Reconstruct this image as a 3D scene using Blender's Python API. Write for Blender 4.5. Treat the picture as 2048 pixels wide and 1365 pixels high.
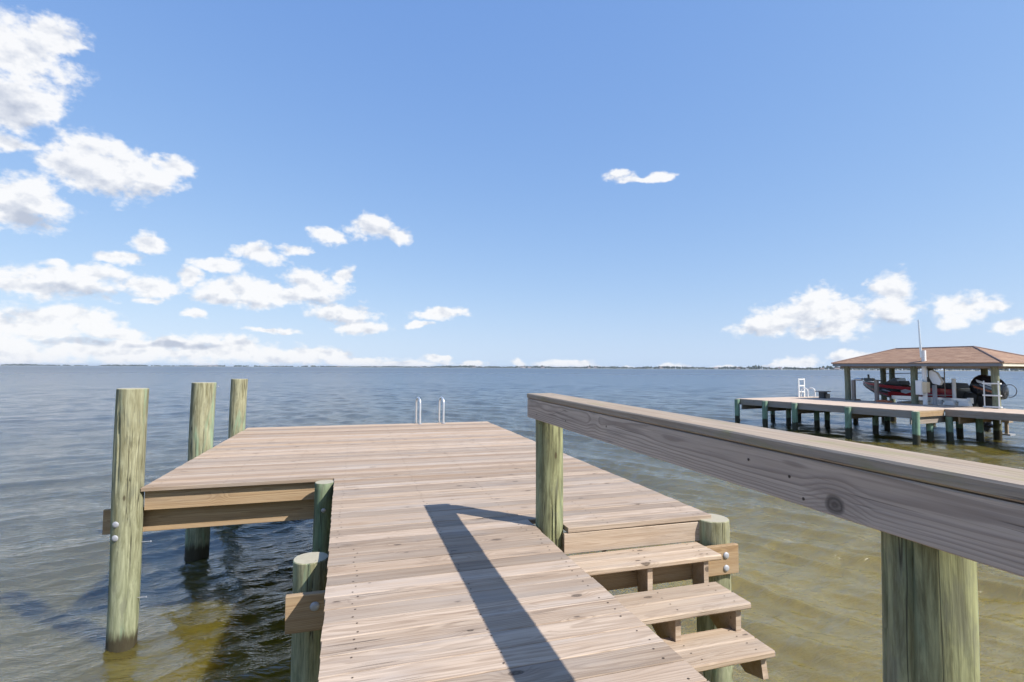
import bpy, bmesh, math, random
import numpy as np
from mathutils import Vector, Matrix

for o in list(bpy.data.objects):
    bpy.data.objects.remove(o, do_unlink=True)
SC = bpy.context.scene
COL = SC.collection
R = math.radians
rng = random.Random(7)

# ------------------------------------------------------------------ camera
DZ = 1.51                       # deck height above the water (water is z = 0)
CAM_H, PITCH, ROLL, YAW, FPX = 1.179, R(2.983), R(0.284), R(16.934), 1024.0
_f = Vector((math.sin(YAW) * math.cos(PITCH), math.cos(YAW) * math.cos(PITCH), math.sin(PITCH)))
_r0 = Vector((math.cos(YAW), -math.sin(YAW), 0))
_u0 = _r0.cross(_f)
_r = math.cos(ROLL) * _r0 + math.sin(ROLL) * _u0
_u = -math.sin(ROLL) * _r0 + math.cos(ROLL) * _u0
cam = bpy.data.cameras.new('camera')
cam.sensor_width = 36.0
cam.lens = FPX / 2048 * 36.0
cam.clip_start, cam.clip_end = 0.05, 30000
camo = bpy.data.objects.new('camera', cam)
COL.objects.link(camo)
camo.matrix_world = Matrix(((_r.x, _u.x, -_f.x, 0), (_r.y, _u.y, -_f.y, 0), (_r.z, _u.z, -_f.z, DZ + CAM_H), (0, 0, 0, 1)))
SC.camera = camo

# ------------------------------------------------------------------ exposure, sun
SC.view_settings.view_transform = 'Standard'
SC.view_settings.look = 'None'
SC.view_settings.gamma = 1
SC.view_settings.exposure = 0.62
SC.cycles.use_denoising = True
SC.cycles.adaptive_threshold = 0.02
SC.cycles.max_bounces = 6
SC.cycles.diffuse_bounces = 2
SC.cycles.glossy_bounces = 3
SC.cycles.volume_bounces = 0
SC.cycles.caustics_reflective = False
SC.cycles.caustics_refractive = False
SUN = Vector((0.657, -0.662, 0.925)).normalized()      # towards the sun, from the rail's shadow
sun = bpy.data.lights.new('sun', 'SUN')
sun.energy, sun.angle, sun.color = 4.6, R(0.53), (1.0, 0.945, 0.86)
suno = bpy.data.objects.new('sun', sun)
COL.objects.link(suno)
suno.rotation_euler = SUN.to_track_quat('Z', 'Y').to_euler()


# ------------------------------------------------------------------ node helpers
class NT:
    def __init__(s, tree):
        s.t = tree

    def n(s, typ, ins=None, **kw):
        nd = s.t.nodes.new(typ)
        for k, v in kw.items():
            setattr(nd, k, v)
        if ins:
            for k, v in ins.items():
                s.set(nd.inputs[k], v)
        return nd

    def set(s, sock, v):
        if isinstance(v, bpy.types.NodeSocket):
            s.t.links.new(v, sock)
        else:
            sock.default_value = v

    def math(s, op, a, b=0.0, c=0.0, clamp=False):
        nd = s.t.nodes.new('ShaderNodeMath')
        nd.operation, nd.use_clamp = op, clamp
        for i, v in enumerate((a, b, c)):
            s.set(nd.inputs[i], v)
        return nd.outputs[0]

    def vec(s, op, a, b=(0, 0, 0), c=(0, 0, 0), out=0):
        nd = s.t.nodes.new('ShaderNodeVectorMath')
        nd.operation = op
        s.set(nd.inputs[0], a)
        s.set(nd.inputs[1], b)
        if op == 'MULTIPLY_ADD':
            s.set(nd.inputs[2], c)
        return nd.outputs[out]

    def noise(s, vec, scale, detail=3, rough=0.55, dist=0.0):
        nd = s.n('ShaderNodeTexNoise', {'Vector': vec, 'Scale': scale, 'Detail': detail, 'Roughness': rough, 'Distortion': dist})
        return nd.outputs['Fac']

    def ramp(s, fac, stops, interp='LINEAR'):
        nd = s.t.nodes.new('ShaderNodeValToRGB')
        cr = nd.color_ramp
        cr.interpolation = interp
        while len(cr.elements) < len(stops):
            cr.elements.new(0.5)
        for e, (p, c) in zip(cr.elements, stops):
            e.position = p
            e.color = (*c, 1) if not isinstance(c, (int, float)) else (c, c, c, 1)
        s.set(nd.inputs[0], fac)
        return nd.outputs[0]

    def mix(s, fac, a, b, mode='MIX'):
        nd = s.t.nodes.new('ShaderNodeMix')
        nd.data_type, nd.blend_type = 'RGBA', mode
        s.set(nd.inputs[0], fac)
        for i, v in ((6, a), (7, b)):
            s.set(nd.inputs[i], (*v, 1) if isinstance(v, tuple) and len(v) == 3 else v)
        return nd.outputs[2]

    def maprange(s, v, a, b, c=0.0, d=1.0, kind='SMOOTHSTEP'):
        nd = s.t.nodes.new('ShaderNodeMapRange')
        nd.interpolation_type = kind
        for i, x in enumerate((v, a, b, c, d)):
            s.set(nd.inputs[i], x)
        return nd.outputs[0]


def px_dir(x, y):
    """direction of a measured point of the sky (pixel of the 2048 x 1365 photograph)"""
    return (_f + _r * ((x - 1024) / FPX) - _u * ((y - 682.5) / FPX)).normalized()


def azel(d):
    return math.atan2(d.x, d.y), math.asin(d.z)


# ------------------------------------------------------------------ world: sky and clouds
W = bpy.data.worlds.new('World')
SC.world = W
W.use_nodes = True
W.cycles.sampling_method = 'MANUAL'
W.cycles.sample_map_resolution = 512
wt = NT(W.node_tree)
W.node_tree.nodes.clear()
SKY_STRENGTH = 0.10
sky = wt.n('ShaderNodeTexSky', sky_type='NISHITA', sun_disc=False)
sky.sun_elevation = math.asin(SUN.z)
sky.sun_rotation = math.atan2(SUN.x, SUN.y)
sky.altitude = 0
sky.air_density, sky.dust_density, sky.ozone_density = 1.0, 0.35, 3.0

CLOUDS = [  # measured lobes of the clouds in the photograph: x, y, rx, ry
    (20, 105, 130, 78), (112, 80, 58, 40), (10, 195, 110, 62), (96, 214, 46, 26), (15, 290, 66, 16), (150, 95, 26, 14),
    (230, 335, 130, 56), (335, 332, 50, 24), (150, 342, 70, 45), (60, 395, 85, 42), (30, 432, 80, 32), (214, 292, 42, 24), (300, 350, 60, 45),
    (290, 490, 33, 22), (240, 518, 50, 13), (105, 531, 40, 9),
    (140, 566, 150, 32), (290, 576, 78, 26), (40, 574, 80, 22), (200, 550, 70, 16), (290, 605, 30, 6),
    (440, 531, 52, 13), (515, 507, 50, 22), (578, 497, 34, 11), (380, 556, 28, 19),
    (490, 584, 95, 26), (440, 596, 60, 14), (632, 574, 60, 34), (692, 550, 18, 18), (560, 592, 60, 16),
    (650, 471, 34, 16), (742, 460, 48, 25), (792, 474, 34, 16),
    (692, 630, 66, 19), (718, 657, 52, 11), (392, 629, 32, 10), (550, 664, 50, 6), (875, 630, 52, 11), (834, 649, 24, 6),
    (1238, 352, 26, 11), (1322, 353, 36, 9), (1283, 358, 52, 6),
    (1628, 606, 56, 32), (1596, 634, 82, 34), (1530, 652, 62, 21), (1684, 640, 56, 40), (1786, 586, 42, 36), (1774, 624, 66, 28), (1640, 664, 56, 17),
    (1932, 618, 56, 28), (1915, 640, 32, 18), (1990, 612, 30, 10), (2034, 655, 44, 13), (1606, 726, 38, 15), (1700, 713, 46, 12), (1550, 733, 60, 6),
    (50, 655, 130, 36), (190, 650, 48, 28), (140, 634, 66, 24), (40, 705, 170, 36), (260, 706, 190, 24), (440, 702, 120, 26), (570, 716, 130, 18), (700, 724, 110, 12),
    (330, 690, 130, 16), (90, 625, 90, 16), (480, 690, 60, 14), (640, 712, 80, 14), (240, 668, 40, 12),
    (820, 727, 90, 8), (872, 719, 28, 7), (945, 730, 26, 6), (1040, 730, 13, 9), (1128, 731, 58, 8), (1162, 728, 26, 8), (1345, 733, 44, 7), (1260, 737, 90, 4), (1470, 737, 100, 5),
    (-140, 640, 150, 60), (-190, 380, 160, 70), (2160, 640, 60, 22), (-120, 120, 120, 90), (2230, 725, 130, 14),
]
BELLIES = [(20, 195, 90, 60), (230, 372, 120, 24), (60, 440, 80, 26), (150, 588, 150, 16), (480, 606, 90, 10), (1600, 662, 110, 16),
           (330, 690, 120, 8), (150, 685, 80, 7), (690, 645, 60, 9), (1770, 645, 60, 12), (640, 604, 60, 10)]
tc = wt.n('ShaderNodeTexCoord')
dvec = wt.vec('NORMALIZE', tc.outputs['Generated'])
sep = wt.n('ShaderNodeSeparateXYZ', {0: dvec})
zz = wt.math('SQRT', wt.math('ADD', wt.math('MULTIPLY', sep.outputs[2], sep.outputs[2]), 0.075 ** 2))
wt.set(sky.inputs['Vector'], wt.vec('NORMALIZE', wt.n('ShaderNodeCombineXYZ', {0: sep.outputs[0], 1: sep.outputs[1], 2: zz}).outputs[0]))
az = wt.math('ARCTAN2', sep.outputs[0], sep.outputs[1])
el = wt.math('ARCSINE', sep.outputs[2])
ae = wt.n('ShaderNodeCombineXYZ', {0: az, 1: el, 2: 0.0}).outputs[0]
ndv = wt.vec('MULTIPLY', dvec, (1.0, 1.0, 1.45))
# shapes are pushed about by noise so that no lobe keeps its oval
warp = wt.n('ShaderNodeTexNoise', {'Vector': ndv, 'Scale': 14.0, 'Detail': 3.0, 'Roughness': 0.6})
wv = wt.vec('MULTIPLY_ADD', wt.vec('SUBTRACT', warp.outputs['Color'], (0.5, 0.5, 0.5)), (0.062, 0.036, 0), ae)


def lobe_chain(lobes):
    cur = None
    for (x, y, rx, ry) in lobes:
        a0, e0 = azel(px_dir(x, y))
        a1, _ = azel(px_dir(x + rx, y))
        a2, _ = azel(px_dir(x - rx, y))
        _, e1 = azel(px_dir(x, y - ry))
        _, e2 = azel(px_dir(x, y + ry))
        sa, se = max(1e-4, abs(a1 - a2) / 2), max(1e-4, abs(e1 - e2) / 2)
        q = wt.vec('MULTIPLY_ADD', wv, (1 / sa, 1 / se, 0), (-a0 / sa, -e0 / se, 0))
        l = wt.vec('LENGTH', q, out=1)
        if cur is None:
            cur = l
        else:
            nd = W.node_tree.nodes.new('ShaderNodeMath')
            nd.operation = 'SMOOTH_MIN'
            wt.set(nd.inputs[0], cur)
            wt.set(nd.inputs[1], l)
            nd.inputs[2].default_value = 0.12
            cur = nd.outputs[0]
    return cur


fb = wt.noise(ndv, 22.0, 7, 0.56)
fbh = wt.noise(ndv, 80.0, 5, 0.58)
fb2 = wt.noise(wt.vec('ADD', ndv, (0.012 * SUN.x, 0.012 * SUN.y, 0.016)), 22.0, 5, 0.56)
relief = wt.math('ADD', wt.math('MULTIPLY', wt.math('SUBTRACT', fb, fb2), 1.5), wt.math('MULTIPLY', wt.math('SUBTRACT', fbh, 0.5), 0.16))
skyc = wt.mix(1.0, sky.outputs[0], (SKY_STRENGTH, SKY_STRENGTH, SKY_STRENGTH), 'MULTIPLY')
# the photograph's own tone curve on the sky, the same over the whole dome
sks = wt.n('ShaderNodeSeparateColor', {0: skyc})
skyc = wt.n('ShaderNodeCombineColor', {
    0: wt.math('MULTIPLY', wt.math('POWER', sks.outputs[0], 0.72), 0.738),
    1: wt.math('MULTIPLY', wt.math('POWER', sks.outputs[1], 0.54), 0.664),
    2: wt.math('MULTIPLY', wt.math('POWER', sks.outputs[2], 0.27), 0.692)}).outputs[0]
CLOUD_GAIN = 0.80


def clouded(cover, shade):
    shade = wt.math('MINIMUM', wt.math('MAXIMUM', shade, 0.5), 1.05)
    ccol = wt.ramp(shade, [(0.5, (0.43, 0.47, 0.56)), (0.78, (0.62, 0.645, 0.70)), (1.0, (0.81, 0.81, 0.815))])
    ccol = wt.mix(1.0, ccol, (CLOUD_GAIN, CLOUD_GAIN, CLOUD_GAIN), 'MULTIPLY')
    return wt.n('ShaderNodeBackground', {'Color': wt.mix(wt.math('MULTIPLY', cover, 0.94), skyc, ccol), 'Strength': 1.0}).outputs[0]


def view_clouds(lobes, bellies):
    dist = lobe_chain(lobes)
    dens = wt.math('ADD', wt.math('ADD', wt.math('SUBTRACT', 1.34, dist), wt.math('MULTIPLY', wt.math('SUBTRACT', fb, 0.5), 1.9)), wt.math('MULTIPLY', wt.math('SUBTRACT', fbh, 0.5), 1.05))
    belly = wt.maprange(lobe_chain(bellies), 1.25, 0.30)
    shade = wt.math('SUBTRACT', wt.math('ADD', 1.02, relief), wt.math('ADD', wt.math('MULTIPLY', belly, 0.36), wt.math('MULTIPLY', wt.maprange(dens, 0.7, 1.6), 0.07)))
    return clouded(wt.maprange(dens, 0.03, 0.76), shade)


SPLIT = 1058
bg_left = view_clouds([c for c in CLOUDS if c[0] < SPLIT], [c for c in BELLIES if c[0] < SPLIT])
bg_right = view_clouds([c for c in CLOUDS if c[0] >= SPLIT], [c for c in BELLIES if c[0] >= SPLIT])
# the rest of the dome, out of view: the same kind of scattered fair-weather cloud
lz = wt.math('ADD', wt.math('ABSOLUTE', sep.outputs[2]), 0.16)
lay = wt.vec('DIVIDE', dvec, wt.n('ShaderNodeCombineXYZ', {0: lz, 1: lz, 2: 1.0}).outputs[0])
bg_out = clouded(wt.maprange(wt.noise(lay, 1.5, 6, 0.58), 0.56, 0.70), wt.math('ADD', 0.95, relief))
daz = wt.math('ABSOLUTE', wt.math('SUBTRACT', az, YAW))
outside = wt.math('MAXIMUM', wt.maprange(daz, R(50), R(62)), wt.maprange(el, R(40), R(50)))
side = wt.math('GREATER_THAN', az, azel(px_dir(SPLIT, 700))[0])
m1 = wt.n('ShaderNodeMixShader', {0: side, 1: bg_left, 2: bg_right})
m2 = wt.n('ShaderNodeMixShader', {0: outside, 1: m1.outputs[0], 2: bg_out})
wo = wt.n('ShaderNodeOutputWorld', {'Surface': m2.outputs[0]})


# ------------------------------------------------------------------ materials
MATS = {}


def new_mat(name):
    m = bpy.data.materials.new(name)
    m.use_nodes = True
    t = NT(m.node_tree)
    b = m.node_tree.nodes['Principled BSDF']
    MATS[name] = m
    return m, t, b


def plain(name, col, rough=0.5, metal=0.0, var=0.08, scale=6.0, coat=0.0):
    m, t, b = new_mat(name)
    o = t.n('ShaderNodeTexCoord').outputs['Object']
    nz = t.noise(o, scale, 4, 0.6)
    c = t.mix(nz, tuple(x * (1 - var) for x in col), tuple(min(1, x * (1 + var)) for x in col))
    t.set(b.inputs['Base Color'], c)
    t.set(b.inputs['Roughness'], t.maprange(nz, 0.2, 0.8, rough * 0.85, min(1, rough * 1.15), 'LINEAR'))
    b.inputs['Metallic'].default_value = metal
    if coat:
        b.inputs['Coat Weight'].default_value = coat
    return m


def wood(name, light, mid, dark, grey, ring=0.5, greyamt=0.5, knot=0.55, tint=0.16, freq=105.0, wander=0.10, lichen=0.0, check=0.5, warm=0.0):
    """weathered sawn pine, grain along local X; every board takes its own piece of the log"""
    m, t, b = new_mat(name)
    tcn = t.n('ShaderNodeTexCoord')
    oi = t.n('ShaderNodeObjectInfo')
    wn = t.n('ShaderNodeTexWhiteNoise', {'W': t.math('MULTIPLY', oi.outputs['Random'], 917.3)}, noise_dimensions='1D')
    rnd = t.n('ShaderNodeSeparateXYZ', {0: wn.outputs['Color']})
    P = t.vec('ADD', tcn.outputs['Object'], t.vec('MULTIPLY_ADD', wn.outputs['Color'], (60, 0.22, 0.10), (0, -0.11, 0.025)))
    sp = t.n('ShaderNodeSeparateXYZ', {0: P})
    lowc = t.n('ShaderNodeTexNoise', {'Vector': t.vec('MULTIPLY', P, (0.9, 4, 4)), 'Scale': 1.0, 'Detail': 3.0, 'Roughness': 0.5})
    vk = t.n('ShaderNodeTexVoronoi', {'Vector': t.vec('ADD', t.vec('MULTIPLY', P, (3.4, 7.6, 4.0)), t.vec('MULTIPLY', t.n('ShaderNodeTexNoise', {'Vector': P, 'Scale': 22.0, 'Detail': 2.0}).outputs['Color'], (0.10, 0.07, 0.0))), 'Scale': 1.0, 'Randomness': 0.9})
    gate = t.maprange(t.n('ShaderNodeSeparateXYZ', {0: vk.outputs['Color']}).outputs[0], knot, knot + 0.02)
    kd = vk.outputs['Distance']
    halo = t.math('MULTIPLY', t.maprange(kd, 0.42, 0.0), gate)
    ksz = t.math('ADD', 0.045, t.math('MULTIPLY', t.n('ShaderNodeSeparateXYZ', {0: vk.outputs['Color']}).outputs[1], 0.085))
    kn = t.math('MULTIPLY', t.maprange(t.math('DIVIDE', kd, ksz), 1.15, 0.8), gate)
    # rings round a pith that wanders along the board
    wob = t.vec('MULTIPLY', t.vec('SUBTRACT', lowc.outputs['Color'], (0.5, 0.5, 0.5)), (0, wander, wander))
    q = t.n('ShaderNodeSeparateXYZ', {0: t.vec('ADD', P, wob)})
    rad = t.vec('LENGTH', t.n('ShaderNodeCombineXYZ', {0: 0.0, 1: q.outputs[1], 2: q.outputs[2]}).outputs[0], out=1)
    rr = t.math('ADD', t.math('MULTIPLY', rad, freq), t.math('MULTIPLY', halo, 2.4))
    fr = t.math('FRACT', rr)
    late = t.math('MULTIPLY', t.maprange(fr, 0.35, 0.85), t.maprange(fr, 1.0, 0.88))
    streak = t.noise(t.vec('MULTIPLY', P, (2.2, 130, 130)), 1.0, 4, 0.65)
    streak2 = t.noise(t.vec('MULTIPLY', P, (0.9, 26, 26)), 1.0, 5, 0.68)
    patch = t.noise(t.vec('MULTIPLY', P, (1.1, 7, 7)), 1.0, 4, 0.6)
    c = t.mix(t.maprange(streak2, 0.36, 0.62), light, mid)
    c = t.mix(t.math('MULTIPLY', late, ring), c, dark)
    c = t.mix(t.math('MULTIPLY', t.maprange(patch, 0.42, 0.68), greyamt), c, grey)
    c = t.mix(t.math('MULTIPLY', t.maprange(streak, 0.50, 0.70), 0.50), c, dark)
    c = t.mix(t.math('MULTIPLY', t.maprange(streak, 0.46, 0.28), 0.25), c, tuple(min(1, x * 1.18) for x in light))
    c = t.mix(t.math('MULTIPLY', halo, 0.28), c, dark)
    ringk = t.math('ADD', 0.78, t.math('MULTIPLY', t.math('SINE', t.math('MULTIPLY', t.math('ADD', kd, t.math('MULTIPLY', streak2, 0.05)), 150.0)), 0.14))
    c = t.mix(t.math('MULTIPLY', kn, ringk), c, tuple(x * 0.22 for x in dark))
    ck = t.noise(t.vec('MULTIPLY', P, (0.8, 62, 62)), 1.0, 2, 0.5, 0.15)
    ckl = t.math('MULTIPLY', t.math('MULTIPLY', t.maprange(ck, 0.475, 0.5), t.maprange(ck, 0.525, 0.5)), t.maprange(t.noise(t.vec('MULTIPLY', P, (2.2, 11, 11)), 1.0, 2, 0.5), 0.54, 0.66))
    c = t.mix(t.math('MULTIPLY', ckl, check), c, tuple(x * 0.35 for x in dark))
    if lichen:
        li = t.maprange(t.noise(t.vec('MULTIPLY', P, (3, 9, 9)), 1.0, 5, 0.65), 0.56, 0.70)
        c = t.mix(t.math('MULTIPLY', li, lichen), c, (0.24, 0.24, 0.10))
    # the whole board: warmer, greyer, lighter or darker
    if warm:
        c = t.mix(t.math('MULTIPLY', t.maprange(rnd.outputs[0], 0.55, 1.0, 0, 1, 'LINEAR'), warm), c, tuple(a * b for a, b in zip(mid, (1.12, 0.98, 0.80))))
    c = t.mix(t.math('MULTIPLY', rnd.outputs[1], 0.40 * greyamt), c, grey)
    v = t.math('ADD', 1.0 - tint, t.math('MULTIPLY', rnd.outputs[2], 2 * tint))
    c = t.mix(1.0, c, t.n('ShaderNodeCombineXYZ', {0: v, 1: v, 2: v}).outputs[0], 'MULTIPLY')
    t.set(b.inputs['Base Color'], c)
    b.inputs['Roughness'].default_value = 0.78
    b.inputs['Specular IOR Level'].default_value = 0.25
    hgt = t.math('ADD', t.math('MULTIPLY', streak, 0.5), t.math('ADD', t.math('MULTIPLY', late, 0.25), t.math('ADD', t.math('MULTIPLY', kn, -0.5), t.math('MULTIPLY', ckl, -0.9))))
    bp = t.n('ShaderNodeBump', {'Height': hgt, 'Strength': 0.45, 'Distance': 0.0025})
    t.set(b.inputs['Normal'], bp.outputs[0])
    return m


def piling_mat(name, pale, olive, mint, wet=0.14, black=0.0, mintlow=0.5):
    """round treated timber: pale sapwood, olive skin left in tall flames, green where the salts show"""
    m, t, b = new_mat(name)
    tcn = t.n('ShaderNodeTexCoord')
    oi = t.n('ShaderNodeObjectInfo')
    wn = t.n('ShaderNodeTexWhiteNoise', {'W': t.math('MULTIPLY', oi.outputs['Random'], 313.7)}, noise_dimensions='1D')
    P = t.vec('ADD', tcn.outputs['Object'], t.vec('MULTIPLY', wn.outputs['Color'], (20, 20, 30)))
    wz = t.n('ShaderNodeSeparateXYZ', {0: t.n('ShaderNodeNewGeometry').outputs['Position']}).outputs[2]
    fl = t.noise(t.vec('MULTIPLY', P, (24, 24, 3.0)), 1.0, 7, 0.70, 0.6)
    fl2 = t.noise(t.vec('MULTIPLY', P, (7, 7, 1.0)), 1.0, 4, 0.55, 0.5)
    grain = t.noise(t.vec('MULTIPLY', P, (85, 85, 2.2)), 1.0, 4, 0.65)
    crk = t.noise(t.vec('MULTIPLY', P, (26, 26, 0.55)), 1.0, 2, 0.5, 0.25)
    c = t.mix(t.maprange(fl, 0.33, 0.67), pale, olive)
    low = t.maprange(wz, 1.9, 0.2)
    mm = t.math('ADD', t.maprange(fl2, 0.54, 0.70), t.math('MULTIPLY', low, mintlow), clamp=True)
    c = t.mix(t.math('MULTIPLY', mm, 0.8), c, mint)
    c = t.mix(t.math('MULTIPLY', t.maprange(grain, 0.5, 0.75), 0.55), c, tuple(x * 0.45 for x in olive))
    c = t.mix(t.math('MULTIPLY', t.maprange(grain, 0.45, 0.25), 0.3), c, tuple(min(1, x * 1.25) for x in pale))
    cr = t.math('MULTIPLY', t.maprange(crk, 0.480, 0.5), t.maprange(crk, 0.520, 0.5))
    gate = t.maprange(t.noise(t.vec('MULTIPLY', P, (5, 5, 1.4)), 1.0, 1, 0.5), 0.44, 0.54)
    vk = t.n('ShaderNodeTexVoronoi', {'Vector': t.vec('MULTIPLY', P, (8, 8, 3.4)), 'Scale': 1.0})
    kg = t.maprange(t.n('ShaderNodeSeparateXYZ', {0: vk.outputs['Color']}).outputs[0], 0.62, 0.64)
    c = t.mix(t.math('MULTIPLY', t.math('MULTIPLY', t.maprange(vk.outputs['Distance'], 0.34, 0.10), kg), 0.35), c, tuple(x * 0.6 for x in olive))
    c = t.mix(t.math('MULTIPLY', t.math('MULTIPLY', t.maprange(vk.outputs['Distance'], 0.13, 0.07), kg), 0.8), c, (0.05, 0.035, 0.018))
    gry = t.noise(t.vec('MULTIPLY', P, (10, 10, 3.0)), 1.0, 5, 0.7)
    c = t.mix(t.math('MULTIPLY', t.maprange(gry, 0.52, 0.66), 0.5), c, (0.16, 0.165, 0.125))
    cr = t.math('MULTIPLY', cr, gate)
    c = t.mix(t.math('MULTIPLY', cr, 0.85), c, (0.02, 0.018, 0.012))
    up = t.n('ShaderNodeSeparateXYZ', {0: t.n('ShaderNodeNewGeometry').outputs['True Normal']}).outputs[2]
    rg = t.math('FRACT', t.math('MULTIPLY', t.vec('LENGTH', t.vec('MULTIPLY', tcn.outputs['Object'], (1, 1, 0)), out=1), 120.0))
    sawn = t.mix(t.math('MULTIPLY', rg, 0.4), (0.44, 0.40, 0.31), (0.27, 0.23, 0.16))
    c = t.mix(t.math('MULTIPLY', t.maprange(up, 0.8, 0.95), 0.85), c, sawn)
    wl = t.math('ADD', wz, t.math('MULTIPLY', t.math('SUBTRACT', t.noise(t.vec('MULTIPLY', P, (22, 22, 4)), 1.0, 3, 0.6), 0.5), 0.22))
    c = t.mix(t.math('MULTIPLY', t.maprange(wl, wet + black, wet * 0.45 + black), 0.93), c, (0.035, 0.026, 0.014))
    t.set(b.inputs['Base Color'], c)
    b.inputs['Roughness'].default_value = 0.72
    b.inputs['Specular IOR Level'].default_value = 0.3
    bp = t.n('ShaderNodeBump', {'Height': t.math('SUBTRACT', t.math('ADD', grain, t.math('MULTIPLY', fl, 0.6)), t.math('MULTIPLY', cr, 2.0)), 'Strength': 0.5, 'Distance': 0.004})
    t.set(b.inputs['Normal'], bp.outputs[0])
    return m


wood('deck_board', (0.448, 0.352, 0.268), (0.335, 0.248, 0.178), (0.160, 0.104, 0.066), (0.365, 0.315, 0.275), ring=0.44, greyamt=0.66, knot=0.38, tint=0.24, check=0.85, warm=0.45)
wood('tread_board', (0.490, 0.392, 0.298), (0.385, 0.290, 0.208), (0.220, 0.142, 0.088), (0.375, 0.320, 0.275), ring=0.36, greyamt=0.42, knot=0.36, tint=0.10, check=0.7)
wood('fresh_beam', (0.450, 0.325, 0.195), (0.375, 0.250, 0.135), (0.215, 0.125, 0.060), (0.345, 0.275, 0.205), ring=0.60, greyamt=0.40, knot=0.55, tint=0.08, wander=0.07)
wood('rail_board', (0.60, 0.485, 0.385), (0.46, 0.362, 0.285), (0.175, 0.125, 0.098), (0.46, 0.395, 0.345), ring=0.60, greyamt=0.40, knot=0.70, tint=0.02, freq=120, wander=0.045, check=0.8)
wood('rail_cap', (0.420, 0.335, 0.250), (0.325, 0.250, 0.180), (0.165, 0.118, 0.078), (0.310, 0.272, 0.235), ring=0.42, greyamt=0.55, knot=0.8, tint=0.02, lichen=0.6, wander=0.05, check=0.9)
wood('grey_timber', (0.36, 0.30, 0.25), (0.28, 0.23, 0.19), (0.16, 0.125, 0.10), (0.30, 0.29, 0.28), ring=0.4, greyamt=0.6, knot=0.7, tint=0.10)
wood('far_deck', (0.60, 0.48, 0.38), (0.52, 0.40, 0.31), (0.30, 0.22, 0.16), (0.46, 0.40, 0.35), ring=0.2, greyamt=0.4, knot=0.9, tint=0.06)
piling_mat('piling', (0.375, 0.368, 0.240), (0.160, 0.148, 0.078), (0.235, 0.345, 0.230), wet=0.22, mintlow=0.30)
piling_mat('green_piling', (0.20, 0.245, 0.150), (0.095, 0.110, 0.058), (0.115, 0.205, 0.140), wet=0.20, mintlow=0.6)
piling_mat('rail_post', (0.33, 0.345, 0.190), (0.115, 0.115, 0.058), (0.165, 0.225, 0.145), wet=0.1, mintlow=0.15)
piling_mat('far_piling', (0.25, 0.36, 0.26), (0.15, 0.24, 0.16), (0.20, 0.34, 0.25), wet=0.10, black=0.30, mintlow=0.6)
piling_mat('house_post', (0.27, 0.28, 0.20), (0.15, 0.16, 0.10), (0.18, 0.25, 0.18), wet=0.10, black=0.30, mintlow=0.3)
plain('galvanised', (0.36, 0.37, 0.40), 0.6, 0.25, 0.16, 45)
plain('aluminium', (0.78, 0.79, 0.80), 0.30, 0.75, 0.06, 20)
plain('white_paint', (0.78, 0.78, 0.77), 0.45, 0, 0.05, 8)
plain('cream_paint', (0.62, 0.52, 0.36), 0.5, 0, 0.08, 8)
plain('rust_screw', (0.075, 0.05, 0.035), 0.8, 0, 0.3, 60)
plain('black_gloss', (0.012, 0.014, 0.022), 0.22, 0, 0.1, 5, coat=0.5)
plain('dark_grey', (0.045, 0.047, 0.052), 0.5, 0, 0.2, 12)
plain('seat_vinyl', (0.025, 0.026, 0.03), 0.55, 0, 0.2, 12)
plain('hull_red', (0.36, 0.018, 0.025), 0.25, 0, 0.12, 5, coat=0.6)
plain('hull_maroon', (0.07, 0.010, 0.016), 0.25, 0, 0.12, 5, coat=0.6)
plain('hull_black', (0.022, 0.022, 0.028), 0.25, 0, 0.1, 5, coat=0.6)
plain('hull_silver', (0.55, 0.56, 0.58), 0.3, 0.5, 0.06, 5)
plain('smoked_glass', (0.05, 0.06, 0.08), 0.08, 0, 0.05, 5, coat=0.5)
plain('orange_mat', (0.42, 0.13, 0.06), 0.7, 0, 0.1, 8)
plain('decal_blue', (0.25, 0.33, 0.45), 0.4, 0, 0.05, 8)
plain('fascia_shaded', (0.20, 0.22, 0.25), 0.7, 0, 0.12, 5)  # eave boards turned from the sun, shade put into the colour
plain('fascia_sunlit', (0.66, 0.61, 0.52), 0.6, 0, 0.08, 5)  # the same eave boards on the sunny side, sunlight put into the colour
plain('rusty_bracket', (0.34, 0.27, 0.20), 0.7, 0.1, 0.35, 18)
plain('house_wall', (0.40, 0.39, 0.37), 0.7, 0, 0.1, 0.2)
plain('house_roof', (0.24, 0.17, 0.15), 0.8, 0, 0.15, 0.2)


def shingle_mat():
    m, t, b = new_mat('shingle')
    o = t.n('ShaderNodeTexCoord').outputs['UV']
    br = t.n('ShaderNodeTexBrick', {'Vector': o, 'Color1': (0.225, 0.128, 0.080, 1), 'Color2': (0.320, 0.195, 0.125, 1), 'Mortar': (0.11, 0.062, 0.04, 1), 'Scale': 1.0, 'Mortar Size': 0.006, 'Bias': 0.0, 'Brick Width': 0.30, 'Row Height': 0.14})
    nz = t.noise(t.vec('MULTIPLY', o, (1.2, 2.2, 1)), 1.5, 5, 0.65)
    c = t.mix(t.math('MULTIPLY', t.maprange(nz, 0.4, 0.7), 0.5), br.outputs['Color'], (0.37, 0.245, 0.165))
    c = t.mix(t.math('MULTIPLY', t.maprange(t.noise(o, 90, 3, 0.7), 0.45, 0.7), 0.3), c, (0.13, 0.08, 0.06))
    t.set(b.inputs['Base Color'], c)
    b.inputs['Roughness'].default_value = 0.9
    bp = t.n('ShaderNodeBump', {'Height': br.outputs['Fac'], 'Strength': 0.6, 'Distance': -0.01})
    t.set(b.inputs['Normal'], bp.outputs[0])


shingle_mat()


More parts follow.
